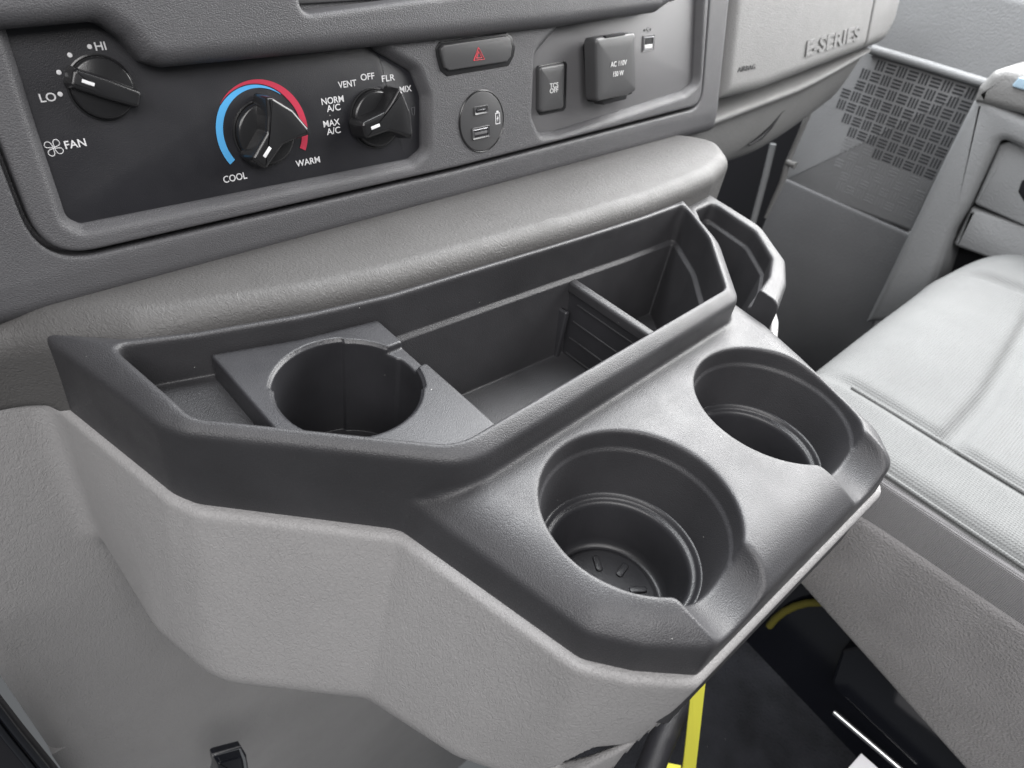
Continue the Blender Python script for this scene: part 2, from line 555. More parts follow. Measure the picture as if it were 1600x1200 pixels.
def build_cover():
    G = Grid((-0.056, 0.008, -0.33), (0.505, 0.345, 0.006), 0.0015)
    dt, db = G.plan(COVER_TOP_R), G.plan(COVER_BOT_R)
    t = np.clip((-0.027 - G.z) / 0.113, -0.3, 1.6)
    t = np.where(t > 0, t ** 1.15 if False else np.abs(t), t)
    d2 = dt + (db - dt) * t
    body = rint(d2, G.z + 0.027, 0.0035)
    body = rint(body, -0.145 - G.z, 0.022)                       # rounded underside of the bulge
    wall = rint(0.313 + 0 * G.z - G.y, -0.042 - G.x, 0.012)
    wall = rint(wall, G.z + 0.020, 0.0005)
    d = smin(body, wall + 0 * body, 0.012)
    d = np.maximum(d, -np.maximum(dt + 0.0065, -0.19 - G.z + 0 * dt))     # the opening the console drops into
    # hand slot near the rear corner
    tx, ty = 0.80, -0.60
    s = (G.x - 0.153) * tx + (G.y - 0.0455) * ty
    dep = (G.x - 0.153) * 0.60 + (G.y - 0.0455) * 0.80
    slot = np.maximum(np.maximum(np.abs(s - 0.75 * (G.z + 0.098)) - 0.0085, np.abs(G.z + 0.106) - 0.017), np.abs(dep) - 0.030)
    d = smax(d, -slot, 0.002)
    return sdf_mesh('cover_body', d.astype(np.float32), G)


add('body', build_cover(), M_cover, cover)
lw = [(-0.0415, 0.3133, -0.322), (0.6, 0.3133, -0.322), (0.6, 0.3133, -1.1), (-0.0415, 0.3133, -1.1)]
add('lower_wall', mesh('lower_wall', lw + [(x, y + 0.03, z) for x, y, z in lw], [(0, 3, 2, 1), (4, 5, 6, 7), (0, 1, 5, 4), (1, 2, 6, 5), (2, 3, 7, 6), (3, 0, 4, 7)], False), M_cover, cover)

PADP = [(-0.125, 0.3126), (0.020, 0.3120), (0.0390, 0.2960), (0.0651, 0.2745), (0.0897, 0.2672), (0.1399, 0.2545), (0.1795, 0.2485), (0.2428, 0.2445),
        (0.3186, 0.2398), (0.3751, 0.2380), (0.4234, 0.2395), (0.465, 0.243), (0.503, 0.254), (0.523, 0.278), (0.525, 0.345), (-0.125, 0.345)]


def build_pad():
    G = Grid((-0.12, 0.225, -0.06), (0.53, 0.342, 0.036), 0.0011)
    d2 = G.plan(rpoly(PADP, [0, 0.05, 0.02, 0.02, 0.05, 0.05, 0.05, 0.05, 0.05, 0.05, 0.05, 0.03, 0.02, 0.02, 0, 0], 5))
    top = 0.0285 - 3.4 * np.maximum(G.y - 0.264, 0) ** 2 + 0 * G.z
    f = np.clip((0.13 - G.x) / 0.12, 0, 1); f = f * f * (3 - 2 * f)
    d = rint(d2, G.z - top, 0.011 + 0.010 * f)
    g = np.clip((0.060 - G.x) / 0.03, 0, 1)
    d = smax(d, (-0.06 + 0.032 * g) - G.z, 0.006)
    return sdf_mesh('pad', d.astype(np.float32), G)


add('shelf_pad', build_pad(), M_pad, cover)
# small black latch low on the shaded side of the cover
q = [ony(p, 0.262) for p in ((331, 1176), (376, 1164), (383, 1205), (336, 1212))]
lt = slab('latch', [(v[0], v[2]) for v in q], -0.004, 0.010, bev=0.0015, r=0.002)
XZ = Matrix(((1, 0, 0, 0), (0, 0, -1, 0.262), (0, 1, 0, 0), (0, 0, 0, 1)))
latch = add('latch', lt, M_gloss, cover, XZ)
bl = [ony(p, 0.2505) for p in ((330, 1200), (332, 1180), (374, 1168), (381, 1186), (384, 1204))]
add('wire_bail', tube('wire_bail', [tuple(v) for v in bl], 0.0011, 8), M_metal, latch)

# ================================================================== CONSOLE (black moulded tray with two cup holders)
console = thing('storage_console', 'black moulded console tray with two round cup holders on grey engine cover', 'console', (0.25, 0.15, 0))
TIN = rpoly([(0.0560, 0.2715), (0.0645, 0.2162), (0.1410, 0.1438), (0.3470, 0.1515), (0.3895, 0.1930), (0.4160, 0.2318), (0.3600, 0.2330), (0.2420, 0.2395), (0.1760, 0.2430), (0.1300, 0.2505)],
            [0.005, 0.016, 0.022, 0.012, 0.06, 0.006, 0.05, 0.05, 0.05, 0.05], 6)
TOUT_T = rpoly([(0.0360, 0.3030), (0.0532, 0.2235), (0.0585, 0.2130), (0.1400, 0.1345), (0.3510, 0.1425), (0.3985, 0.1890), (0.4275, 0.2412), (0.3751, 0.2405), (0.3186, 0.2428), (0.2428, 0.2475), (0.1795, 0.2512), (0.1399, 0.2575), (0.0897, 0.2702), (0.0651, 0.2800)],
               [0.003, 0.025, 0.025, 0.030, 0.016, 0.06, 0.003, 0.05, 0.05, 0.05, 0.05, 0.05, 0.02, 0.02], 6)
TOUT_B = rpoly([(0.0352, 0.3050), (0.0530, 0.2235), (0.0585, 0.2125), (0.1190, 0.1505), (0.3510, 0.1500), (0.3985, 0.1910), (0.4275, 0.2412), (0.3751, 0.2405), (0.2428, 0.2475), (0.1399, 0.2575), (0.0897, 0.2702), (0.0651, 0.2778)],
               [0.002, 0.02, 0.02, 0.004, 0.016, 0.05, 0.003, 0.05, 0.05, 0.05, 0.02, 0.02], 6)
DECK_T = rpoly([(0.1200, 0.170), (0.1245, 0.150), (0.1390, 0.0610), (0.1530, 0.0430), (0.1730, 0.0275), (0.3340, 0.0270), (0.3490, 0.0420), (0.3705, 0.1000), (0.3800, 0.1300), (0.3850, 0.1700)],
               [0, 0.002, 0.02, 0.02, 0.006, 0.012, 0.014, 0, 0, 0], 5)
DECK_B = rpoly([(0.1150, 0.170), (0.1185, 0.150), (0.1385, 0.0600), (0.1510, 0.0440), (0.1695, 0.0265), (0.3320, 0.0257), (0.3500, 0.0410), (0.3715, 0.0970), (0.3830, 0.1250), (0.3900, 0.1700)],
               [0, 0.002, 0.012, 0.012, 0.004, 0.012, 0.012, 0, 0, 0], 5)
CUPS = [(0.1960, 0.0853), (0.3110, 0.0860)]
FLOOR_Z = -0.062


def build_console():
    G = Grid((0.030, 0.018, -0.071), (0.436, 0.312, 0.027), 0.00092)
    t = np.clip((-0.005 - G.z) / 0.025, 0, 1.2)
    a, b = G.plan(TOUT_T), G.plan(TOUT_B)
    top = 0.022 + 0 * G.z
    tray = chamfer(a + (b - a) * t, G.z - top, 0.0075, 0.007, 0.0018)
    t2 = np.clip((-0.008 - G.z) / 0.022, 0, 1.2)
    a, b = G.plan(DECK_T), G.plan(DECK_B)
    deck = chamfer(a + (b - a) * t2, G.z + 0 * a, 0.0105, 0.008, 0.0018)
    d = smin(tray, deck, 0.003)
    del tray, deck
    # cup openings and finger notches
    for i, (cx, cy) in enumerate(CUPS):
        rr = np.sqrt((G.x - cx) ** 2 + (G.y - cy) ** 2)
        rad = np.where(G.z > -0.0105, 0.0440 + 0.12 * G.z, 0.0418 + 0.15 * (G.z + 0.0105))
        rad = np.where(G.z < -0.0395, 0.0385, rad)
        hole = rr - rad
        nx = cx - 0.002
        nd = np.sqrt((G.x - nx) ** 2 + (G.z - 0.0045) ** 2) - 0.0225
        nd = np.maximum(nd, np.abs(G.y - 0.032) - 0.028 + 0 * G.z)
        cut = smin(hole, nd + 0 * hole, 0.002)
        d = smax(d, -cut, 0.0022)
    # tray cavity with a ledge round the wall
    a = G.plan(TIN)
    off = np.where(G.z > -0.008, 0.02 * (0.022 - G.z), 0.0030 + 0.11 * (-0.008 - G.z))
    fl = np.where(G.x < 0.1, -0.0045, FLOOR_Z)
    cav = np.maximum(a + off, fl - G.z + 0 * a)
    d = smax(d, -cav, 0.003)
    d = np.maximum(d, -0.068 - G.z)
    return sdf_mesh('console_body', d.astype(np.float32), G)


add('body', build_console(), M_tray, console)

WELL = [(0.0392, -0.0370), (0.0378, -0.0368), (0.0368, -0.0374), (0.0362, -0.0388), (0.0356, -0.0397), (0.0346, -0.0398), (0.0337, -0.0402), (0.0330, -0.0412), (0.0327, -0.0430),
        (0.0315, -0.0560), (0.0306, -0.0640), (0.0298, -0.0672), (0.0282, -0.0690), (0.0266, -0.0694), (0.0258, -0.0686), (0.0250, -0.0676), (0.0236, -0.0674), (0.0, -0.0674)]
well_me = lathe('cup_well', WELL)
rib_me = slab('rib', [(-0.0045, -0.0018), (0.0045, -0.0018), (0.0045, 0.0018), (-0.0045, 0.0018)], 0, 0.0012, bev=0.0006, r=0.0016)
for cx, cy in CUPS:
    wl = add('cup_well', well_me, M_trayin, console, Matrix.Translation((cx, cy, 0)))
    for i in range(8):
        an = math.radians(i * 45 + 12)
        add('rib', rib_me, M_trayin, wl, Matrix.Translation((cx + 0.0165 * math.cos(an), cy + 0.0165 * math.sin(an), -0.0675)) @ Matrix.Rotation(an, 4, 'Z'))


def build_pocket():
    G = Grid((0.35, 0.115, -0.066), (0.486, 0.262, 0.013), 0.0009)
    po = rpoly([(0.372, 0.1265), (0.4120, 0.1420), (0.4375, 0.1575), (0.4660, 0.1945), (0.4745, 0.2490), (0.4300, 0.2490), (0.37, 0.19)], [0, 0.02, 0.015, 0.03, 0.005, 0, 0], 5)
    pi = rpoly([(0.3610, 0.1410), (0.4060, 0.1530), (0.4300, 0.1655), (0.4535, 0.1935), (0.4620, 0.2360), (0.4400, 0.2350), (0.38, 0.17)], [0, 0.02, 0.012, 0.02, 0.006, 0, 0], 5)
    a, b = G.plan(po), G.plan(pi)
    d = rint(a - 0.06 * np.maximum(-G.z, 0) * 0, G.z - 0.008, 0.0055)
    off = np.where(G.z > -0.006, 0.02 * (0.008 - G.z), 0.0022 + 0.1 * (-0.006 - G.z))
    d = smax(d, -np.maximum(b + off, -0.055 - G.z), 0.003)
    d = np.maximum(d, -(G.plan(TOUT_T) + 0.001 + 0 * G.z))
    d = np.maximum(d, -np.maximum(G.plan(DECK_B) + 0.001, G.z - 0.02))
    return sdf_mesh('pocket', d.astype(np.float32), G)


tag(add('side_pocket', build_pocket(), M_tray, console), 'small side pocket with rounded rim right of the tray')

# ------------------------------------------------------------------ removable insert with a third cup hole
insert = thing('cup_holder_insert', 'dark plastic insert with notched round hole dropped into left of tray', 'cup holder', (0.131, 0.21, -0.0045))


def build_insert():
    G = Grid((0.086, 0.13, -0.06), (0.176, 0.27, 0.0125), 0.0008)
    zt = 0.0088
    pl = [(0.0912, 0.30), (0.0912, 0.12), (0.1700, 0.12), (0.1700, 0.30)]
    d = rint(G.plan(pl), G.z - zt, 0.0012)
    a = G.plan(TIN)
    d = np.maximum(d, a + 0.0012 + 0.06 * (0.022 - G.z) * (G.z > -0.008) + np.where(G.z > -0.008, 0, 0.0048))
    cx, cy = 0.1310, 0.2078
    th = np.arctan2(G.Y2 - cy, G.X2 - cx)[:, :, None]
    deg = np.degrees(th)
    rad = np.full(deg.shape, 0.0322, np.float32)
    rad = np.where((deg > 62) & (deg < 150), 0.0336, rad)
    rad = np.where((deg > -35) & (deg < 12), 0.0332, rad)
    rr = np.sqrt((G.X2 - cx) ** 2 + (G.Y2 - cy) ** 2)[:, :, None]
    d = smax(d, -np.maximum(rr - rad + 0 * G.z, -0.052 - G.z), 0.0012)
    # moulded step round the hole and the saddle on the open side
    d = np.maximum(d, -np.maximum(rr - rad - 0.0012, 0.0076 - G.z))
    sad = np.maximum(np.abs(G.y - 0.2115) - 0.0095, 0.152 - G.x)
    sad = np.maximum(sad, (zt - 0.0036) - G.z)
    d = smax(d, -sad, 0.0012)
    d = np.maximum(d, -0.058 - G.z)
    return sdf_mesh('insert', d.astype(np.float32), G)


add('insert_body', build_insert(), M_trayin, insert)

# ------------------------------------------------------------------ divider
divider = thing('tray_divider', 'thin ribbed divider plate standing across the console tray', 'divider', (0.3105, 0.2, FLOOR_Z))
DZ = -0.0085
me = slab('divider_plate', [(0.3088, 0.150), (0.3122, 0.150), (0.3122, 0.2335), (0.3088, 0.2335)], FLOOR_Z, DZ - 0.001, bev=0.0005)
add('plate', me, M_trayin, divider)
me = slab('divider_bead', [(0.3070, 0.150), (0.3140, 0.150), (0.3140, 0.2345), (0.3070, 0.2345)], DZ - 0.0065, DZ, bev=0.0022, r=0.0028, seg=5)
add('top_bead', me, M_tray, divider)
for i, zz in enumerate((-0.021, -0.034, -0.047, -0.0595)):
    me = slab('ridge', [(0.3080, 0.150), (0.3095, 0.150), (0.3095, 0.224), (0.3080, 0.224)], zz - 0.0008, zz, bev=0.0004)
    add('ridge', me, M_tray, divider)
me = slab('guide', [(0.3010, 0.2250), (0.3050, 0.2250), (0.3050, 0.2330), (0.3010, 0.2330)], FLOOR_Z, -0.026, bev=0.0018, r=0.0016)
add('divider_guide', me, M_trayin, console)

# ================================================================== DASHBOARD
dash = thing('dashboard', 'charcoal grained van dashboard with stone grey glove box at right', 'dashboard', (0.3, 0.33, 0.0))
BEZ = rpoly([(0.0485, 0.24), (0.0485, 0.0400), (0.28, 0.0378), (0.5425, 0.0405), (0.5365, 0.24)], [0, 0.022, 0, 0.014, 0], 8)
CP = -0.005                         # depth of the control panel and of the switch fascia below the bezel
CLIM = [duv(p, CP) for p in ((0, 20), (12, 58), (58, 205), (103, 340), (125, 349), (636, 248), (655, 232), (655, 150), (640, 112), (582, 78), (560, 40))]
CLIM = rpoly(CLIM, [0, 0, 0, 0.006, 0.003, 0.005, 0.004, 0.008, 0.006, 0.002, 0], 5)
FASC = [duv(p, CP) for p in ((880, 20), (868, 42), (831, 86), (827, 180), (838, 206), (862, 205), (1062, 142), (1080, 128), (1087, -40))]
FASC = rpoly(FASC, [0, 0.002, 0.008, 0.004, 0.004, 0.02, 0.006, 0.006, 0], 5)
SUR = [duv(p, 0.003) for p in ((-160, 60), (18, 45), (152, 33), (190, 60), (222, 97), (250, 106), (470, 85), (690, 62), (870, 42), (1020, 20), (1045, 0), (1052, -60))]
SUR = [(-0.15, SUR[0][1])] + SUR[1:] + [(SUR[-1][0], 0.24), (-0.15, 0.24)]
SUR = rpoly(SUR, [0, 0, 0.010, 0.004, 0.004, 0.010, 0, 0, 0, 0.010, 0.008, 0, 0, 0], 5)


def build_shell():
    G = Grid((-0.13, 0.004, -0.05), (0.585, 0.20, 0.004), 0.0012)
    pl = [(-0.3, 0.0165), (0.575, 0.0150), (0.575, 0.4), (-0.3, 0.4)]
    d = rint(G.plan(rpoly(pl, [0, 0.006, 0, 0])), G.z + 0.25 * np.maximum(0.034 - G.y, 0) ** 1.2, 0.009)
    d = smax(d, -np.maximum(G.plan(BEZ) - 0.0012, -0.0100 - G.z), 0.0012)
    return sdf_mesh('dash_shell', d.astype(np.float32), G)


add('dash_shell', build_shell(), M_dash, dash, DASHM)


def build_bezel():
    G = Grid((0.044, 0.034, -0.012), (0.547, 0.165, 0.003), 0.0009)
    d = rint(G.plan(BEZ) + 0.0012, G.z - 0.0010, 0.0014)
    for P in (CLIM, FASC):
        c = G.plan(P)
        d = smax(d, -(c - 0.75 * np.maximum(G.z - CP - 0.001, 0)), 0.0022)
    d = np.maximum(d, -0.0115 - G.z)
    return sdf_mesh('center_bezel', d.astype(np.float32), G)


add('center_bezel', build_bezel(), M_dash, dash, DASHM)
add('switch_fascia', slab('fascia', inset(ccw(FASC), -0.004), CP - 0.003, CP, bev=0.0002), M_recess, dash, DASHM)


def build_surround():
    G = Grid((-0.13, 0.104, -0.008), (0.53, 0.205, 0.0155), 0.0011)
    zt = 0.0105 - 0.10 * np.maximum(0.12 - G.y, 0)
    d = rint(G.plan(SUR), G.z - zt, 0.008)
    op = [duv(p, 0.008) for p in ((472, 17), (1000, -50), (1010, -400), (440, -200))]
    op = rpoly(op, 0.004)
    c = G.plan(op)
    d = smax(d, -(c - 0.25 * np.maximum(G.z - 0.003, 0)), 0.0025)
    d = np.maximum(d, -0.007 - G.z)
    return sdf_mesh('display_surround', d.astype(np.float32), G)


add('display_surround', build_surround(), M_dash, dash, DASHM)
add('display_recess', slab('recess', [(0.17, 0.12), (0.5, 0.12), (0.5, 0.2), (0.17, 0.2)], -0.0055, -0.0035, bev=0.0003), M_black, dash, DASHM)
sl = slab('slat', [(0.185, 0.1325), (0.49, 0.1325), (0.49, 0.1345), (0.185, 0.1345)], -0.0036, 0.003, bev=0.0004)
add('display_edge', sl, M_switch, dash, DASHM)

add('stack_light_block', slab('stack_light_block', [(-0.6, 0.195), (0.52, 0.195), (0.52, 0.42), (-0.6, 0.42)], -0.25, -0.004, bev=0.02, r=0.03), M_dash, dash, DASHM)  # unseen block added above the dash to keep windshield light off the pad

# glove box side of the dash
gl = [(0.5765, 0.0400), (0.640, 0.0400), (0.9000, 0.0610), (0.917, 0.0800), (0.924, 0.145), (0.5765, 0.145)]


def build_glove():
    G = Grid((0.570, 0.03, -0.06), (0.93, 0.20, 0.004), 0.0018)
    d = rint(G.plan(rpoly(gl, [0, 0.01, 0.02, 0.02, 0, 0])), G.z, 0.012)
    seam = np.abs(G.x - (0.8455 + 0.0 * G.y)) - 0.0012
    d = smax(d, -np.maximum(seam + 0 * G.z, -0.004 - G.z), 0.002)
    return sdf_mesh('glove', d.astype(np.float32), G)


glove = add('glove_box', build_glove(), M_glove, dash, DASHM)
tag(glove, 'stone grey glove box front with raised lettering')
u0, v0 = duv((1258, 84)); u1, v1 = duv((1345, 38))
me = text_me('E-SERIES', 0.0185, width=u1 - u0, extrude=0.0005, offset=0.0006)
add('raised_lettering', me, M_glove, glove, DASHM @ Matrix.Translation((u0, v0 - 0.002, 0.0008)) @ Matrix.Rotation((v1 - v0 - 0.012) / (u1 - u0), 4, 'Z'))
u0, v0 = duv((1152, 113)); u1, v1 = duv((1180, 103))
me = text_me('AIRBAG', 0.0058, width=u1 - u0, extrude=0.0002)
add('moulded_lettering', me, M_darkprint, glove, DASHM @ Matrix.Translation((u0, v0, 0.0002)))

# lower dash below the glove box, a profile drawn along the van
prof = [(0.326, 0.050), (0.348, 0.045), (0.356, 0.032), (0.352, 0.019), (0.336, 0.0155), (0.3295, 0.0125), (0.3300, 0.008), (0.336, 0.003), (0.338, -0.012), (0.342, -0.035), (0.350, -0.052), (0.366, -0.064), (0.40, -0.07), (0.46, -0.068)]
V = []; F = []
xs = np.linspace(0.50, 0.885, 40)
for x in xs:
    f = max(0, (x - 0.74) / 0.2)
    for (yy, zz) in prof:
        lift = 0.055 * f ** 1.4 * min(1, max(0, (0.046 - zz) / 0.08)) + 0.075 * max(0, x - 0.58) * (1 if zz > -0.02 else 1 - min(1, (-0.02 - zz) / 0.04))
        V.append((x, yy, zz + lift))
n = len(prof)
for i in range(len(xs) - 1):
    for j in range(n - 1):
        F.append((i * n + j, i * n + j + 1, (i + 1) * n + j + 1, (i + 1) * n + j))
me = mesh('lower_panel', V, F)
low = add('lower_panel', me, M_glove, dash)
sb = low.modifiers.new('smooth', 'SUBSURF'); sb.levels = sb.render_levels = 2
add('pull_recess', tube('pull', [(v[0], v[1] + 0.0015, v[2]) for v in [ony(p, 0.338) for p in ((1238, 166), (1222, 176), (1206, 200), (1190, 216), (1172, 228))]], [0.0008, 0.0014, 0.002, 0.0024, 0.001]), M_black, dash)
# firewall closing the passenger footwell; its dark shade is in the black colour
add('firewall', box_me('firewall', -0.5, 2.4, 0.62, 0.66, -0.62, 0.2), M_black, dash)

# ================================================================== CLIMATE CONTROL PANEL
climate = thing('climate_control_panel', 'black climate control panel with three rotary knobs, left of hazard switch', 'control panel', tuple(DASHM @ Vector((0.16, 0.085, CP))))
add('face_plate', slab('face_plate', inset(ccw(CLIM), -0.004), CP - 0.004, CP, bev=0.0002), M_panel, climate, DASHM)


def dprint(body, p0, p1, parent, material, size=0.0046, off=CP, rise=0.0, name='lettering', bold=0.00004):
    u0, v0 = duv(p0, off); u1, _ = duv(p1, off)
    me = text_me(body, size, width=u1 - u0, extrude=0.00008, offset=bold)
    return add(name, me, material, parent, DASHM @ Matrix.Translation((u0, v0 + rise, off + 0.0001)))


for body, p0, p1 in (('LO', (64, 160), (88, 153)), ('HI', (150, 79), (166, 75)), ('FAN', (103, 233), (135, 226)), ('COOL', (350, 286), (386, 277)),
                     ('WARM', (463, 261), (500, 252)), ('VENT', (529, 138), (557, 132)), ('OFF', (564, 126), (585, 121)), ('FLR', (597, 128), (617, 123)),
                     ('MIX', (625, 145), (643, 140)), ('NORM', (503, 164), (537, 157)), ('A/C', (511, 175), (532, 170)), ('MAX', (506, 199), (531, 193)), ('A/C', (511, 211), (532, 205))):
    dprint(body, p0, p1, climate, M_white)
dot_me = slab('dot', [(0.00095 * math.cos(a), 0.00095 * math.sin(a)) for a in np.linspace(0, 2 * math.pi, 20, endpoint=False)], 0, 0.0002, bev=0.0001)
for p in ((94, 147), (92, 113), (109, 86), (140, 73)):
    u, v = duv(p, CP)
    add('dot', dot_me, M_white, climate, DASHM @ Matrix.Translation((u, v, CP)))
# fan symbol: four looped blades
u, v = duv((84, 231), CP)
for k in range(4):
    a0 = math.radians(45 + 90 * k)
    loop = []
    for t in np.linspace(0, 2 * math.pi, 24):
        rr = 0.0019 + 0.0017 * math.cos(t); tt = a0 + 0.55 * math.sin(t) + 0.16 * (rr / 0.004)
        loop.append((rr * math.cos(tt), rr * math.sin(tt), 0.0001))
    add('fan_blade', tube('fan_blade', loop, 0.00017, 6), M_white, climate, DASHM @ Matrix.Translation((u, v, CP)))
# defrost symbol at the right edge of the panel
u, v = duv((645, 175), CP)
add('defrost_symbol', tube('defrost', [(-0.001, 0.0022, 0), (0.0016, 0.0026, 0), (0.0010, -0.0018, 0), (-0.0004, -0.0016, 0), (-0.001, 0.0022, 0)], 0.00013, 6), M_dimprint, climate, DASHM @ Matrix.Translation((u, v, CP)))

KC = [duv((158, 137), CP), duv((412, 208), CP), duv((585, 185), CP)]


def arc_band(name, f_out, f_in, a0, a1, n=60):
    V = []; F = []
    for i in range(n + 1):
        a = math.radians(a0 + (a1 - a0) * i / n)
        ro, ri = f_out(math.degrees(a)), f_in(math.degrees(a))
        V += [(ri * math.cos(a), ri * math.sin(a), 0.00015), (ro * math.cos(a), ro * math.sin(a), 0.00015), (ri * math.cos(a), ri * math.sin(a), 0), (ro * math.cos(a), ro * math.sin(a), 0)]
    for i in range(n):
        b = 4 * i
        F += [(b, b + 1, b + 5, b + 4), (b + 1, b + 3, b + 7, b + 5), (b + 2, b, b + 4, b + 6)]
    me = mesh(name, V, F, False)
    bm = bmesh.new(); bm.from_mesh(me); bmesh.ops.recalc_face_normals(bm, faces=bm.faces); bm.to_mesh(me); bm.free()
    return me


uo = duv((337, 208), CP)[0]
RO = KC[1][0] - uo
tr = lambda a: 0.0034 * min(1, max(0.02, (142 - a) / 100))
A_M = DASHM @ Matrix.Translation((KC[1][0], KC[1][1] + 0.0006, CP + 0.0001))
add('warm_arc', arc_band('warm_arc', lambda a: RO + 0.0004, lambda a: RO + 0.0004 - tr(a), 140, -31), M_red, climate, A_M)
add('cool_arc', arc_band('cool_arc', lambda a: RO - (tr(a) + 0.0001 if a < 142 else 0), lambda a: min(RO - 0.0034, RO - tr(a) - 0.0002), 211, 52), M_blue, climate, A_M)


def knob(center, r, ang, flare, label):
    """disc, grip and white index; ang is where the pointer looks, in degrees on the panel"""
    kb = thing_part = None
    disc_prof = [(r * 1.07, -0.0005), (r * 1.07, 0.0009), (r * 1.02, 0.0011), (r, 0.0007), (r * 0.995, 0.0034), (r * 0.97, 0.0042), (r * 0.90, 0.0046), (0.0, 0.0050)]
    Mk = DASHM @ Matrix.Translation((center[0], center[1], CP)) @ Matrix.Rotation(math.radians(ang), 4, 'Z')
    kb = add('control_knob', lathe('control_knob', disc_prof, 64), M_knob, climate, Mk)
    kb['label'] = label
    if flare:
        ol = [(r * 1.05, -r * .33), (r * 1.14, -r * .20), (r * 1.14, r * .20), (r * 1.05, r * .33), (r * .10, r * .38), (-r * .30, r * .62), (-r * .78, r * .98), (-r * .95, r * .78), (-r * 1.08, 0), (-r * .95, -r * .78), (-r * .78, -r * .98), (-r * .30, -r * .62), (r * .10, -r * .38)]
        h = r * 0.95
    else:
        ol = [(r * 1.02, -r * .34), (r * 1.12, -r * .22), (r * 1.12, r * .22), (r * 1.02, r * .34), (0, r * .36), (-r * 1.0, r * .32), (-r * 1.08, r * .20), (-r * 1.08, -r * .20), (-r * 1.0, -r * .32), (0, -r * .36)]
        h = r * 0.78
    P = ccw(rpoly(ol, r * 0.10, 4))
    b = r * 0.12
    rs = [(inset(P, -r * 0.03), 0.002), (P, 0.006)]
    for i in range(6):
        a = i / 5 * math.pi / 2
        rs.append((inset(P, r * 0.035 + b * (1 - math.cos(a))), h - b + b * math.sin(a)))
    add('grip', rings('grip', rs, angle=60), M_knob, kb, Mk)
    ix = slab('index', [(r * .42, -r * .055), (r * .80, -r * .055), (r * .80, r * .055), (r * .42, r * .055)], h - 0.0004, h + 0.0002, bev=0.0001, r=0.0002)
    add('index_mark', ix, M_white, kb, Mk)
    return kb


knob(KC[0], 0.0124, 154, False, 'fan knob with straight grip')
knob(KC[1], 0.0150, 224, True, 'temperature knob with flared grip inside the red and blue arc')
knob(KC[2], 0.0150, 190, True, 'mode knob with flared grip')

# ================================================================== HAZARD SWITCH
hz = thing('hazard_switch', 'wide grey eight-sided hazard switch with red triangle', 'switch', tuple(DASHM @ Vector((0.30, 0.10, 0))))
HO = [duv((660 + a / 4, b / 4), 0.001) for a, b in ((80, 300), (104, 262), (522, 204), (556, 224), (579, 292), (570, 352), (537, 412), (152, 477), (110, 442), (86, 352))]
add('surround', slab('hazard_rim', HO, -0.003, 0.0016, bev=0.0006, r=0.0012), M_knob, hz, DASHM)
HI_ = [duv((660 + a / 4, b / 4), 0.003) for a, b in ((113, 305), (132, 282), (525, 222), (547, 240), (560, 296), (553, 352), (528, 386), (168, 442), (140, 424), (118, 340))]
add('button', slab('hazard_button', HI_, 0, 0.0034, bev=0.0009, r=0.0012), M_switch, hz, DASHM)
u, v = duv((748, 86), 0.0034)
for s_, nm in ((0.0046, 'outer_triangle'), (0.0024, 'inner_triangle')):
    tri = [(s_ * math.cos(a) * 1.05, s_ * math.sin(a) * 0.95 - 0.0004) for a in [math.radians(90 + 120 * k) for k in range(3)]]
    add(nm, tube(nm, [(x, y, 0.0002) for x, y in tri + [tri[0], tri[1]]], 0.00026, 6), M_hazred, hz, DASHM @ Matrix.Translation((u, v, 0.0033)))

# ================================================================== ROUND USB CHARGE PORT
up = thing('usb_charge_port', 'round black charge port with two usb sockets and battery symbol', 'charge port', tuple(DASHM @ Vector((0.30, 0.0625, 0.001))))
uc, vc = duv((753, 190), 0.0012)
Mu = DASHM @ Matrix.Translation((uc, vc, 0.001))
circ = lambda r, n=64: [(r * math.cos(a), r * math.sin(a)) for a in np.linspace(0, 2 * math.pi, n, endpoint=False)]
add('rim', rings('usb_rim', [(np.array(circ(0.0184)), -0.002), (np.array(circ(0.0184)), 0.0004), (np.array(circ(0.0180)), 0.0007), (np.array(circ(0.0176)), 0.0003), (np.array(circ(0.0174)), -0.0010)], False, False), M_knob, up, Mu)


def socket(parent, p, wd, ht, depth, mt, nm, inner, wr=0.0012):
    """an oblong port: pale funnel, dark hole and a metal tongue"""
    u, v = duv(p, 0.0015)
    Ms = DASHM @ Matrix.Translation((u, v, 0.0016))
    O = np.array(rpoly([(-wd / 2 - wr, -ht / 2 - wr), (wd / 2 + wr, -ht / 2 - wr), (wd / 2 + wr, ht / 2 + wr), (-wd / 2 - wr, ht / 2 + wr)], 0.0009, 3))
    I = np.array(rpoly([(-wd / 2, -ht / 2), (wd / 2, -ht / 2), (wd / 2, ht / 2), (-wd / 2, ht / 2)], inner, 3))
    k = add(nm, rings(nm, [(O, -0.0002), (O, 0.0005), (inset(O, 0.0003), 0.0008), (I, 0.0002), (I, 0.0)], False, True, angle=30), mt, parent, Ms)
    return k, Ms


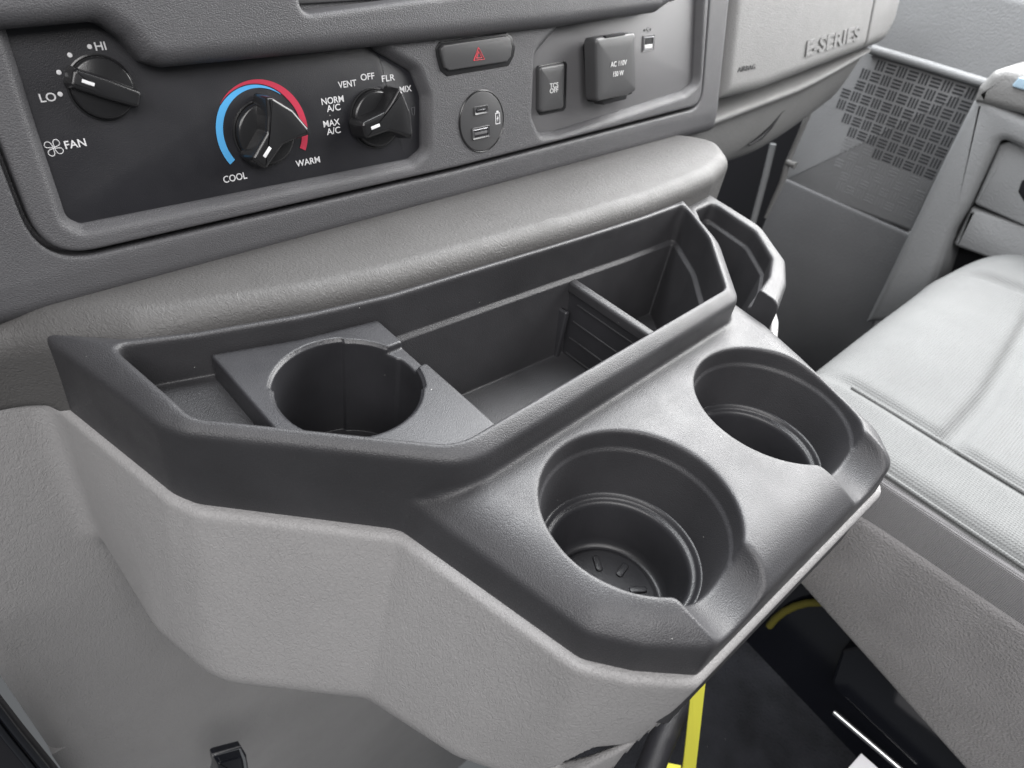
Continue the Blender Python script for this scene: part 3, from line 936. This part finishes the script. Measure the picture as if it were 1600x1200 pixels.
usb_face = add('face', slab('usb_face', circ(0.0174), -0.002, 0.0006, bev=0.0003), M_switch, up, Mu)
k, Ms = socket(up, (751, 172), 0.0088, 0.0026, 0.0005, M_switch, 'usb_c_socket', 0.0012)
add('hole', slab('hole', [(-0.0043, -0.0012), (0.0043, -0.0012), (0.0043, 0.0012), (-0.0043, 0.0012)], -0.0001, 0.00025, bev=0.0001, r=0.001), M_black, k, Ms)
add('tongue', slab('tongue', [(-0.0030, -0.0003), (0.0034, -0.0003), (0.0034, 0.0005), (-0.0030, 0.0005)], 0.0002, 0.0005, bev=0.0001), M_dullmetal, k, Ms)
k, Ms = socket(up, (751, 207), 0.0122, 0.0048, 0.0005, M_switch, 'usb_a_socket', 0.0004)
add('hole', slab('hole', [(-0.0060, -0.0023), (0.0060, -0.0023), (0.0060, 0.0023), (-0.0060, 0.0023)], -0.0001, 0.00025, bev=0.0001), M_black, k, Ms)
add('shell', rings('shell', [(np.array([(-0.0062, -0.0025), (0.0062, -0.0025), (0.0062, 0.0025), (-0.0062, 0.0025)]), 0.0002), (np.array([(-0.0057, -0.0020), (0.0057, -0.0020), (0.0057, 0.0020), (-0.0057, 0.0020)]), 0.0006), (np.array([(-0.0057, -0.0020), (0.0057, -0.0020), (0.0057, 0.0020), (-0.0057, 0.0020)]), 0.0001)], False, False), M_dullmetal, k, Ms)
add('tongue', slab('tongue', [(-0.0052, -0.0010), (0.0052, -0.0010), (0.0052, 0.0006), (-0.0052, 0.0006)], 0.0002, 0.0005, bev=0.0001), M_recess, k, Ms)
u, v = duv((778, 185), 0.002)
Mb = DASHM @ Matrix.Translation((u, v, 0.0017))
bat = add('battery_symbol', rings('battery', [(np.array([(-0.0020, -0.0034), (0.0020, -0.0034), (0.0020, 0.0034), (-0.0020, 0.0034)]), 0.0001), (np.array([(-0.0015, -0.0029), (0.0015, -0.0029), (0.0015, 0.0029), (-0.0015, 0.0029)]), 0.0001)], False, False, False), M_white, up, Mb)
add('terminal', slab('terminal', [(-0.0009, 0.0035), (0.0009, 0.0035), (0.0009, 0.0045), (-0.0009, 0.0045)], 0, 0.0001, bev=0.00003), M_white, bat, Mb)
add('bolt', slab('bolt', [(0.0006, 0.0022), (-0.0009, -0.0004), (-0.0001, -0.0004), (-0.0006, -0.0022), (0.0009, 0.0004), (0.0001, 0.0004)], 0, 0.0001, bev=0.00002), M_white, bat, Mb)

# ================================================================== TRACTION CONTROL SWITCH
tc_ = thing('traction_switch', 'small upright grey switch lettered TCS OFF beside the power outlet', 'switch', tuple(DASHM @ Vector((0.365, 0.075, CP))))
TO = [duv((660 + a / 4, b / 4), CP + 0.001) for a, b in ((718, 412), (892, 380), (904, 398), (898, 672), (884, 692), (738, 720), (720, 696))]
add('frame', slab('tcs_frame', TO, CP - 0.002, CP + 0.0012, bev=0.0005, r=0.002), M_knob, tc_, DASHM)
TI = [duv((660 + a / 4, b / 4), CP + 0.004) for a, b in ((735, 420), (885, 394), (893, 405), (886, 662), (876, 680), (748, 704), (734, 690))]
add('button', slab('tcs_button', TI, CP, CP + 0.0042, bev=0.0016, r=0.0022, dome=0.0006), M_switch, tc_, DASHM)
dprint('TCS', (859, 138), (872, 135.5), tc_, M_greyprint, 0.0042, CP + 0.0047, bold=0.00003)
dprint('OFF', (859, 146), (872, 143.5), tc_, M_greyprint, 0.0042, CP + 0.0047, bold=0.00003)

# ================================================================== POWER OUTLET
po = thing('power_outlet', 'square black hinged outlet cover lettered AC 110V 150W', 'power outlet', tuple(DASHM @ Vector((0.41, 0.085, CP))))
H1 = 0.0125
PB = [duv(p, CP) for p in ((910, 66), (974, 56), (980, 146), (917, 160))]
add('housing', slab('housing', PB, CP - 0.002, CP + 0.0065, bev=0.0012, r=0.004), M_knob, po, DASHM)
PFc = [duv(p, H1) for p in ((931, 60), (993, 50.5), (995, 142), (982, 148), (933, 159))]
add('flap', slab('flap', PFc, CP + 0.0072, H1, bev=0.0016, r=0.0035, dome=0.0006), M_switch, po, DASHM)
tb = [duv(p, H1 - 0.004) for p in ((937, 156), (979, 146), (977, 155), (942, 164))]
add('lift_tab', slab('lift_tab', tb, CP + 0.006, H1 - 0.003, bev=0.0006, r=0.0008), M_knob, po, DASHM)
hg = [duv(p, H1) for p in ((946, 59.5), (977, 54.5), (977, 51.5), (946, 56))]
add('hinge_slot', slab('hinge', hg, H1 - 0.002, H1 + 0.0002, bev=0.0001), M_black, po, DASHM)
dprint('AC 110V', (954, 105), (979, 100.5), po, M_greyprint, 0.0046, H1 + 0.0008, bold=0.00004)
dprint('150 W', (958, 120), (974, 117), po, M_greyprint, 0.0046, H1 + 0.0008, bold=0.00004)

# ================================================================== SINGLE USB PORT
us = thing('usb_port', 'single bright-rimmed usb port beside the power outlet', 'usb port', tuple(DASHM @ Vector((0.465, 0.094, CP))))
k, Ms = socket(us, (1012.5, 67.5), 0.0118, 0.0086, 0.0015, M_recess, 'frame', 0.0006, 0.0013)
um, vm = duv((1012.5, 67.5), CP)
Ms = DASHM @ Matrix.Translation((um, vm, CP))
k.matrix_basis = Ms
k.matrix_parent_inverse = world(us).inverted()
R1 = np.array([(-0.0060, -0.0044), (0.0060, -0.0044), (0.0060, 0.0044), (-0.0060, 0.0044)])
add('metal_shell', rings('metal_shell', [(inset(R1, -0.0003), 0.0003), (R1, 0.0010), (inset(R1, 0.0005), 0.0011), (inset(R1, 0.0009), 0.0006), (inset(R1, 0.0009), 0.0002)], False, False), M_dullmetal, us, Ms)
add('hole', slab('hole', inset(R1, 0.0008), -0.0012, 0.0004, bev=0.0001), M_black, us, Ms)
add('tongue', slab('tongue', [(-0.0046, -0.0034), (0.0046, -0.0034), (0.0046, -0.0008), (-0.0046, -0.0008)], 0.0003, 0.0009, bev=0.0002), M_greyprint, us, Ms)  # pale colour stands for the bright reflection in the port's lower half
u, v = duv((1012, 46.5), CP)
Mt = DASHM @ Matrix.Translation((u, v, CP + 0.0001))
tri = add('usb_symbol', tube('usb_symbol', [(-0.0038, 0, 0), (0.0030, 0, 0)], 0.00022, 6), M_darkprint, us, Mt)
add('branch', tube('branch', [(-0.0020, 0, 0), (-0.0008, 0.0014, 0), (0.0012, 0.0014, 0)], 0.0002, 6), M_darkprint, tri, Mt)
add('branch', tube('branch', [(-0.0010, 0, 0), (0.0002, -0.0014, 0), (0.0018, -0.0014, 0)], 0.0002, 6), M_darkprint, tri, Mt)
add('node', slab('node', [(-0.0040 + 0.0009 * math.cos(a), 0.0009 * math.sin(a)) for a in np.linspace(0, 6.28, 14, endpoint=False)], -0.0001, 0.0002, bev=0.00005), M_darkprint, tri, Mt)
add('arrow', slab('arrow', [(0.0028, 0.0009), (0.0028, -0.0009), (0.0044, 0)], -0.0001, 0.0002, bev=0.00005), M_darkprint, tri, Mt)

# ================================================================== PASSENGER SEAT
seat = thing('passenger_seat', 'pale grey cloth passenger seat beside the console', 'seat', (0.7, -0.1, -0.48))


def build_cushion():
    G = Grid((0.452, -0.30, -0.20), (1.02, 0.160, -0.066), 0.003)
    pl = rpoly([(0.4600, -0.6), (0.4600, 0.100), (0.490, 0.137), (0.800, 0.140), (0.92, 0.118), (0.985, 0.06), (1.0, -0.6)], [0, 0.03, 0.03, 0.05, 0.06, 0.06, 0], 6)
    top = -0.1005 - 0.10 * np.maximum(0.52 - G.x, 0) - 0.9 * np.maximum(G.x - 0.93, 0) ** 1.5
    top = top + 0.009 * np.exp(-((G.x - 0.67) / 0.11) ** 2) * np.exp(-((G.y - 0.075) / 0.06) ** 2) + 0.014 * np.exp(-((G.x - 0.87) / 0.06) ** 2) + 0 * G.z
    top = top + 0.005 * np.exp(-((G.x - 0.67) / 0.11) ** 2) * np.exp(-((G.y + 0.10) / 0.10) ** 2)
    d = rint(G.plan(pl), G.z - top, 0.016 + 0.026 * np.clip((G.x - 0.47) / 0.06, 0, 1) * np.clip((G.y - 0.02) / 0.05, 0, 1))
    d = np.maximum(d, -0.19 - G.z)
    for seam, dp in ((np.abs(G.x - 0.5215), 0.004), (np.where(G.x > 0.5215, np.abs(G.y - 0.020 - 0.10 * np.maximum(G.x - 0.6, 0)), 1.0), 0.006), (np.abs(G.x - 0.815 + 0.2 * (G.y - 0.1)), 0.005)):
        sd = np.sqrt(seam ** 2 + (G.z - top) ** 2) - dp
        d = smax(d, -sd, 0.010)
    return sdf_mesh('cushion', d.astype(np.float32), G)


add('cushion', build_cushion(), M_seat, seat)
ys = np.linspace(-0.30, 0.098, 40)
add('piping', tube('piping', [(0.5215, y, -0.1030) for y in ys], 0.0016, 8), M_seat, seat)
add('piping', tube('piping', [(0.4625, y, -0.1120 - 0.025 * max(0, 0.03 - y) * 0.6) for y in ys], 0.0016, 8), M_seat, seat)
# knitted side below the lower seam
side = rpoly([(-0.30, -0.122), (0.085, -0.1140), (0.105, -0.125), (0.105, -0.165), (-0.30, -0.165)], [0, 0.01, 0.01, 0, 0], 5)
YZ = Matrix(((0, 0, -1, 0), (1, 0, 0, 0), (0, 1, 0, 0), (0, 0, 0, 1)))       # local (a, b, c) -> (-c, a, b)
add('side_panel', slab('side_panel', side, -0.475, -0.4570, bev=0.004, seg=4), M_seatside, seat, YZ)
# felted valance, bottom edge cut on the slant
vs = [(-0.32, -0.143), (0.02, -0.1500), (0.060, -0.1535), (0.094, -0.180), (0.075, -0.235), (0.042, -0.2480), (-0.127, -0.2960), (-0.32, -0.352)]
add('valance', slab('valance', rpoly(vs, [0, 0.02, 0.03, 0.03, 0.02, 0.01, 0, 0], 5), -0.492, -0.4535, bev=0.007, seg=5, dome=0.002), M_felt, seat, YZ)
add('seat_base', slab('seat_base', rpoly([(-0.34, -0.22), (0.07, -0.20), (0.085, -0.40), (-0.34, -0.47)], 0.03), -0.62, -0.492, bev=0.008), M_gloss, seat, YZ)
add('base_skirt', slab('base_skirt', rpoly([(-0.34, -0.30), (-0.03, -0.262), (-0.012, -0.30), (-0.022, -0.345), (-0.34, -0.38)], [0, 0.012, 0.012, 0.012, 0]), -0.495, -0.474, bev=0.004), M_gloss, seat, YZ)
a, b = onx((1303, 1112), 0.470), onx((1420, 1212), 0.470)
add('slide_rail', tube('slide_rail', [a, (a * 0.6 + b * 0.4), b], [0.0028, 0.0030, 0.0028], 12), M_metal, seat)

# ================================================================== PASSENGER DOOR
door = thing('passenger_door', 'grey plastic passenger door panel with basket-weave speaker grille', 'door', (0.98, 0.2, -0.48))
DX = 0.97
dyz = lambda p, x=DX: tuple(onx(p, x)[1:])
add('door_panel', slab('door_panel', [(-0.6, -0.05), (0.75, -0.05), (0.75, 0.125), (-0.6, 0.125)], -1.03, -0.985, bev=0.012), M_door, door, YZ)
kp = [dyz(p) for p in ((1300, 62), (1362, 80), (1540, 132), (1422, 362), (1236, 290), (1150, 250))]
kp = [(0.41, kp[1][1]), kp[1], kp[2], kp[3], (0.405, kp[4][1] - 0.002)]
grille = add('speaker_panel', slab('speaker_panel', kp, -1.0, -DX, bev=0.004, r=0.004), M_spk, door, YZ)
add('lower_panel', slab('lower_panel', [(0.405, -0.150), (0.205, -0.1465), (0.19, -0.48), (0.405, -0.48)], -1.0, -DX + 0.003, bev=0.005), M_kick, door, YZ)
rl = [np.array(dyz(p)) for p in ((1362, 82), (1450, 108), (1540, 136))]
add('top_rail', tube('top_rail', [(DX - 0.004, v[0], v[1] + 0.004) for v in rl], 0.0055, 12), M_door, door)


def bars(name, vertical, w=0.0022, L=0.0118, g=0.0040):
    V = []; F = []
    for k in (-1, 0, 1):
        a, b = (w / 2, L / 2)
        cx = k * g
        if vertical: q = [(cx - a, -b), (cx + a, -b), (cx + a, b), (cx - a, b)]
        else: q = [(-b, cx - a), (b, cx - a), (b, cx + a), (-b, cx + a)]
        o = len(V)
        V += [(x, y, 0) for x, y in q] + [(x, y, 0.0006) for x, y in q]
        F += [(o + 4, o + 5, o + 6, o + 7)] + [(o + i, o + (i + 1) % 4, o + 4 + (i + 1) % 4, o + 4 + i) for i in range(4)]
    return mesh(name, V, F, False)


barV, barH = bars('slots', True), bars('slots', False)
ribV, ribH = bars('ribs', True, 0.0016), bars('ribs', False, 0.0016)
for me_ in (barV, barH): me_.materials.append(M_hole)
for me_ in (ribV, ribH): me_.materials.append(M_emb)
weave = [dyz(p) for p in ((1385, 100), (1525, 148), (1455, 275), (1410, 262), (1345, 222), (1313, 178), (1325, 140), (1350, 112))]
full = [dyz(p) for p in ((1385, 98), (1528, 146), (1424, 350), (1300, 296), (1313, 178), (1325, 140), (1350, 112))]
pitch = 0.0137
o0 = np.array(dyz((1392, 108))); e1 = np.array(dyz((1515, 146))) - o0; e1 /= np.linalg.norm(e1); e2 = np.array([-e1[1], e1[0]])
if e2[1] > 0: e2 = -e2
rot = math.atan2(e1[1], e1[0])
for i in range(-12, 14):
    for j in range(0, 16):
        c = o0 + e1 * pitch * i + e2 * pitch * j
        A_ = np.array([[c[0]]]), np.array([[c[1]]])
        s_in = psdf(A_[0], A_[1], weave)[0, 0]; s_full = psdf(A_[0], A_[1], full)[0, 0]
        Mg = YZ @ Matrix.Translation((c[0], c[1], -DX - 0.0002)) @ Matrix.Rotation(rot, 4, 'Z')
        if s_in < 0.004:
            add('grille_slots', barV if (i + j) % 2 else barH, None, grille, Mg)
        elif s_full < -0.005:
            add('grille_ribs', ribV if (i + j) % 2 else ribH, None, grille, Mg)
# armrest column and pull
AX = 0.90
ar = [dyz(p, AX) for p in ((1525, 145), (1490, 215), (1475, 245), (1420, 360), (1350, 505), (1440, 505), (1487, 360), (1512, 320), (1560, 216))]
ar += [(0.05, ar[-1][1] - 0.01), (0.05, ar[0][1] - 0.02)]
add('armrest', slab('armrest', rpoly(ar, [0.01, 0, 0, 0.01, 0, 0, 0, 0.006, 0.008, 0, 0]), -DX, -AX, bev=0.010, seg=5), M_door, door, YZ)
at = [dyz(p, AX) for p in ((1521, 160), (1529, 135), (1552, 111), (1575, 105), (1640, 120), (1700, 198), (1640, 190))]
armtop = add('armrest_top', slab('armrest_top', rpoly(at, [0.004, 0.01, 0.01, 0.01, 0, 0, 0]), -DX, -AX + 0.004, bev=0.010, seg=5), M_doorpale, door, YZ)
sw = [dyz(p, AX - 0.006) for p in ((1580, 135), (1592, 121), (1640, 128), (1640, 152))]
add('window_switch', slab('window_switch', rpoly(sw, 0.002), -AX, -AX + 0.0065, bev=0.001), M_lcd, armtop, YZ)
ph = [dyz(p, 0.915) for p in ((1522, 318), (1562, 226), (1580, 219), (1680, 245), (1640, 370))]
pull = add('pull_handle', slab('pull_handle', rpoly(ph, [0.004, 0.006, 0.006, 0, 0]), -DX, -0.915 + 0.003, bev=0.004), M_door, door, YZ)
hl = [dyz(p, 0.91) for p in ((1590, 300), (1597, 280), (1640, 290), (1640, 330), (1600, 316))]
add('pull_hole', slab('pull_hole', rpoly(hl, 0.003), -0.93, -0.911, bev=0.001), M_black, pull, YZ)
pk = [dyz(p, 0.915) for p in ((1516, 324), (1487, 384), (1640, 440), (1660, 372))]
add('map_pocket', slab('map_pocket', rpoly(pk, [0.003, 0.006, 0, 0]), -DX, -0.915, bev=0.006), M_door, door, YZ)
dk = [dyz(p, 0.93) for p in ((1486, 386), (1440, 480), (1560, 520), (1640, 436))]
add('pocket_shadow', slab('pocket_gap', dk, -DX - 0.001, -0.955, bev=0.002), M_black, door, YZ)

# cable clipped to the kick panel
cb = [onx(p, 0.90) for p in ((1264, 176), (1252, 205), (1240, 232), (1231, 254), (1222, 285), (1209, 312), (1196, 340))]
cable = thing('door_cable', 'thin pale cable with small clip hanging under the glove box', 'cable', tuple(cb[-1]))
add('cord', tube('cord', cb, [0.0035, 0.0032, 0.0030, 0.0040, 0.0038, 0.0030, 0.002], 10), M_doorpale, cable)
add('clip', tube('clip', [onx(p, 0.897) for p in ((1230, 253), (1236, 256), (1243, 259))], [0.004, 0.0035, 0.005], 10), M_doorpale, cable)
post = thing('footwell_post', 'slim grey post at the edge of the dark passenger footwell', 'post', tuple(onx((1190, 330), 0.86)))
pp = [onx(p, 0.955) for p in ((1208, 225), (1196, 275), (1176, 350))]
add('post_rail', tube('post_rail', pp, 0.0045, 12), M_door, post)

# ================================================================== LOOSE THINGS ON THE FLOOR
strap = thing('yellow_strap', 'bright yellow strap hanging beside the engine cover', 'strap', tuple(onz((1065, 1210), -0.40)))
pA = [onz((1082, 1060), -0.20), onz((1104, 1052), -0.20), onz((1086, 1212), -0.36), onz((1066, 1212), -0.36)]
V = [tuple(v) for v in pA] + [tuple(v + np.array([0.0015, 0.0015, 0])) for v in pA]
add('band', mesh('band', V, [(0, 1, 2, 3), (7, 6, 5, 4), (0, 4, 5, 1), (1, 5, 6, 2), (2, 6, 7, 3), (3, 7, 4, 0)], False), M_yellow, strap)
pA = [onz((1024, 1188), -0.355), onz((1064, 1196), -0.355), onz((1066, 1230), -0.355), onz((1015, 1230), -0.355)]
V = [tuple(v) for v in pA] + [tuple(v - np.array([0, 0, 0.002])) for v in pA]
add('end_tab', mesh('end_tab', V, [(0, 1, 2, 3), (7, 6, 5, 4), (0, 4, 5, 1), (1, 5, 6, 2), (2, 6, 7, 3), (3, 7, 4, 0)], False), M_yellow, strap)
yc = thing('yellow_cable', 'short curve of dull yellow cable under the passenger seat', 'cable', tuple(onx((1240, 950), 0.487)))
add('cord', tube('cord', [onx(p, 0.487) for p in ((1202, 978), (1212, 966), (1226, 955), (1243, 947), (1262, 942), (1290, 941))], 0.0035, 10), mat('dull yellow cable', (0.13, 0.115, 0.015), 0.6), yc)
wc = thing('white_card', 'corner of a white card low beside the seat base', 'card', tuple(onz((1347, 1190), -0.345)))
pA = [(v[0], v[1]) for v in [onz(p, -0.345) for p in ((1346, 1177), (1372, 1200), (1420, 1250), (1380, 1290), (1322, 1204))]]
add('sheet', slab('sheet', pA, -0.347, -0.345, bev=0.0003), M_paper, wc)
col = thing('black_bracket', 'glossy black upright bracket behind the yellow strap', 'bracket', tuple(onz((1045, 1190), -0.42)))
pA = [onz(p, -0.30) for p in ((1072, 1085), (1058, 1105), (1030, 1165), (1005, 1230))]
add('upright', tube('upright', [tuple(v) for v in pA], 0.010, 16), M_rubber, col)

# rubber edging at the driver footwell
trim = thing('rubber_edging', 'ribbed black rubber edging along the left side of the engine cover', 'edging', tuple(ony((50, 1180), 0.29)))
pA = [ony(p, 0.290) for p in ((-60, 990), (-8, 1078), (40, 1140), (92, 1204), (150, 1290), (-60, 1300))]
add('strip', slab('strip', [(v[0], v[2]) for v in pA], -0.004, 0.006, bev=0.003), M_rubber, trim, Matrix(((1, 0, 0, 0), (0, 0, -1, 0.290), (0, 1, 0, 0), (0, 0, 0, 1))))
for k in (14, 30):
    add('ridge', tube('ridge', [ony((p[0] - k, p[1] + k * 0.4), 0.283) for p in ((-8, 1078), (40, 1140), (92, 1204), (120, 1250))], 0.0022, 8), M_gloss, trim)
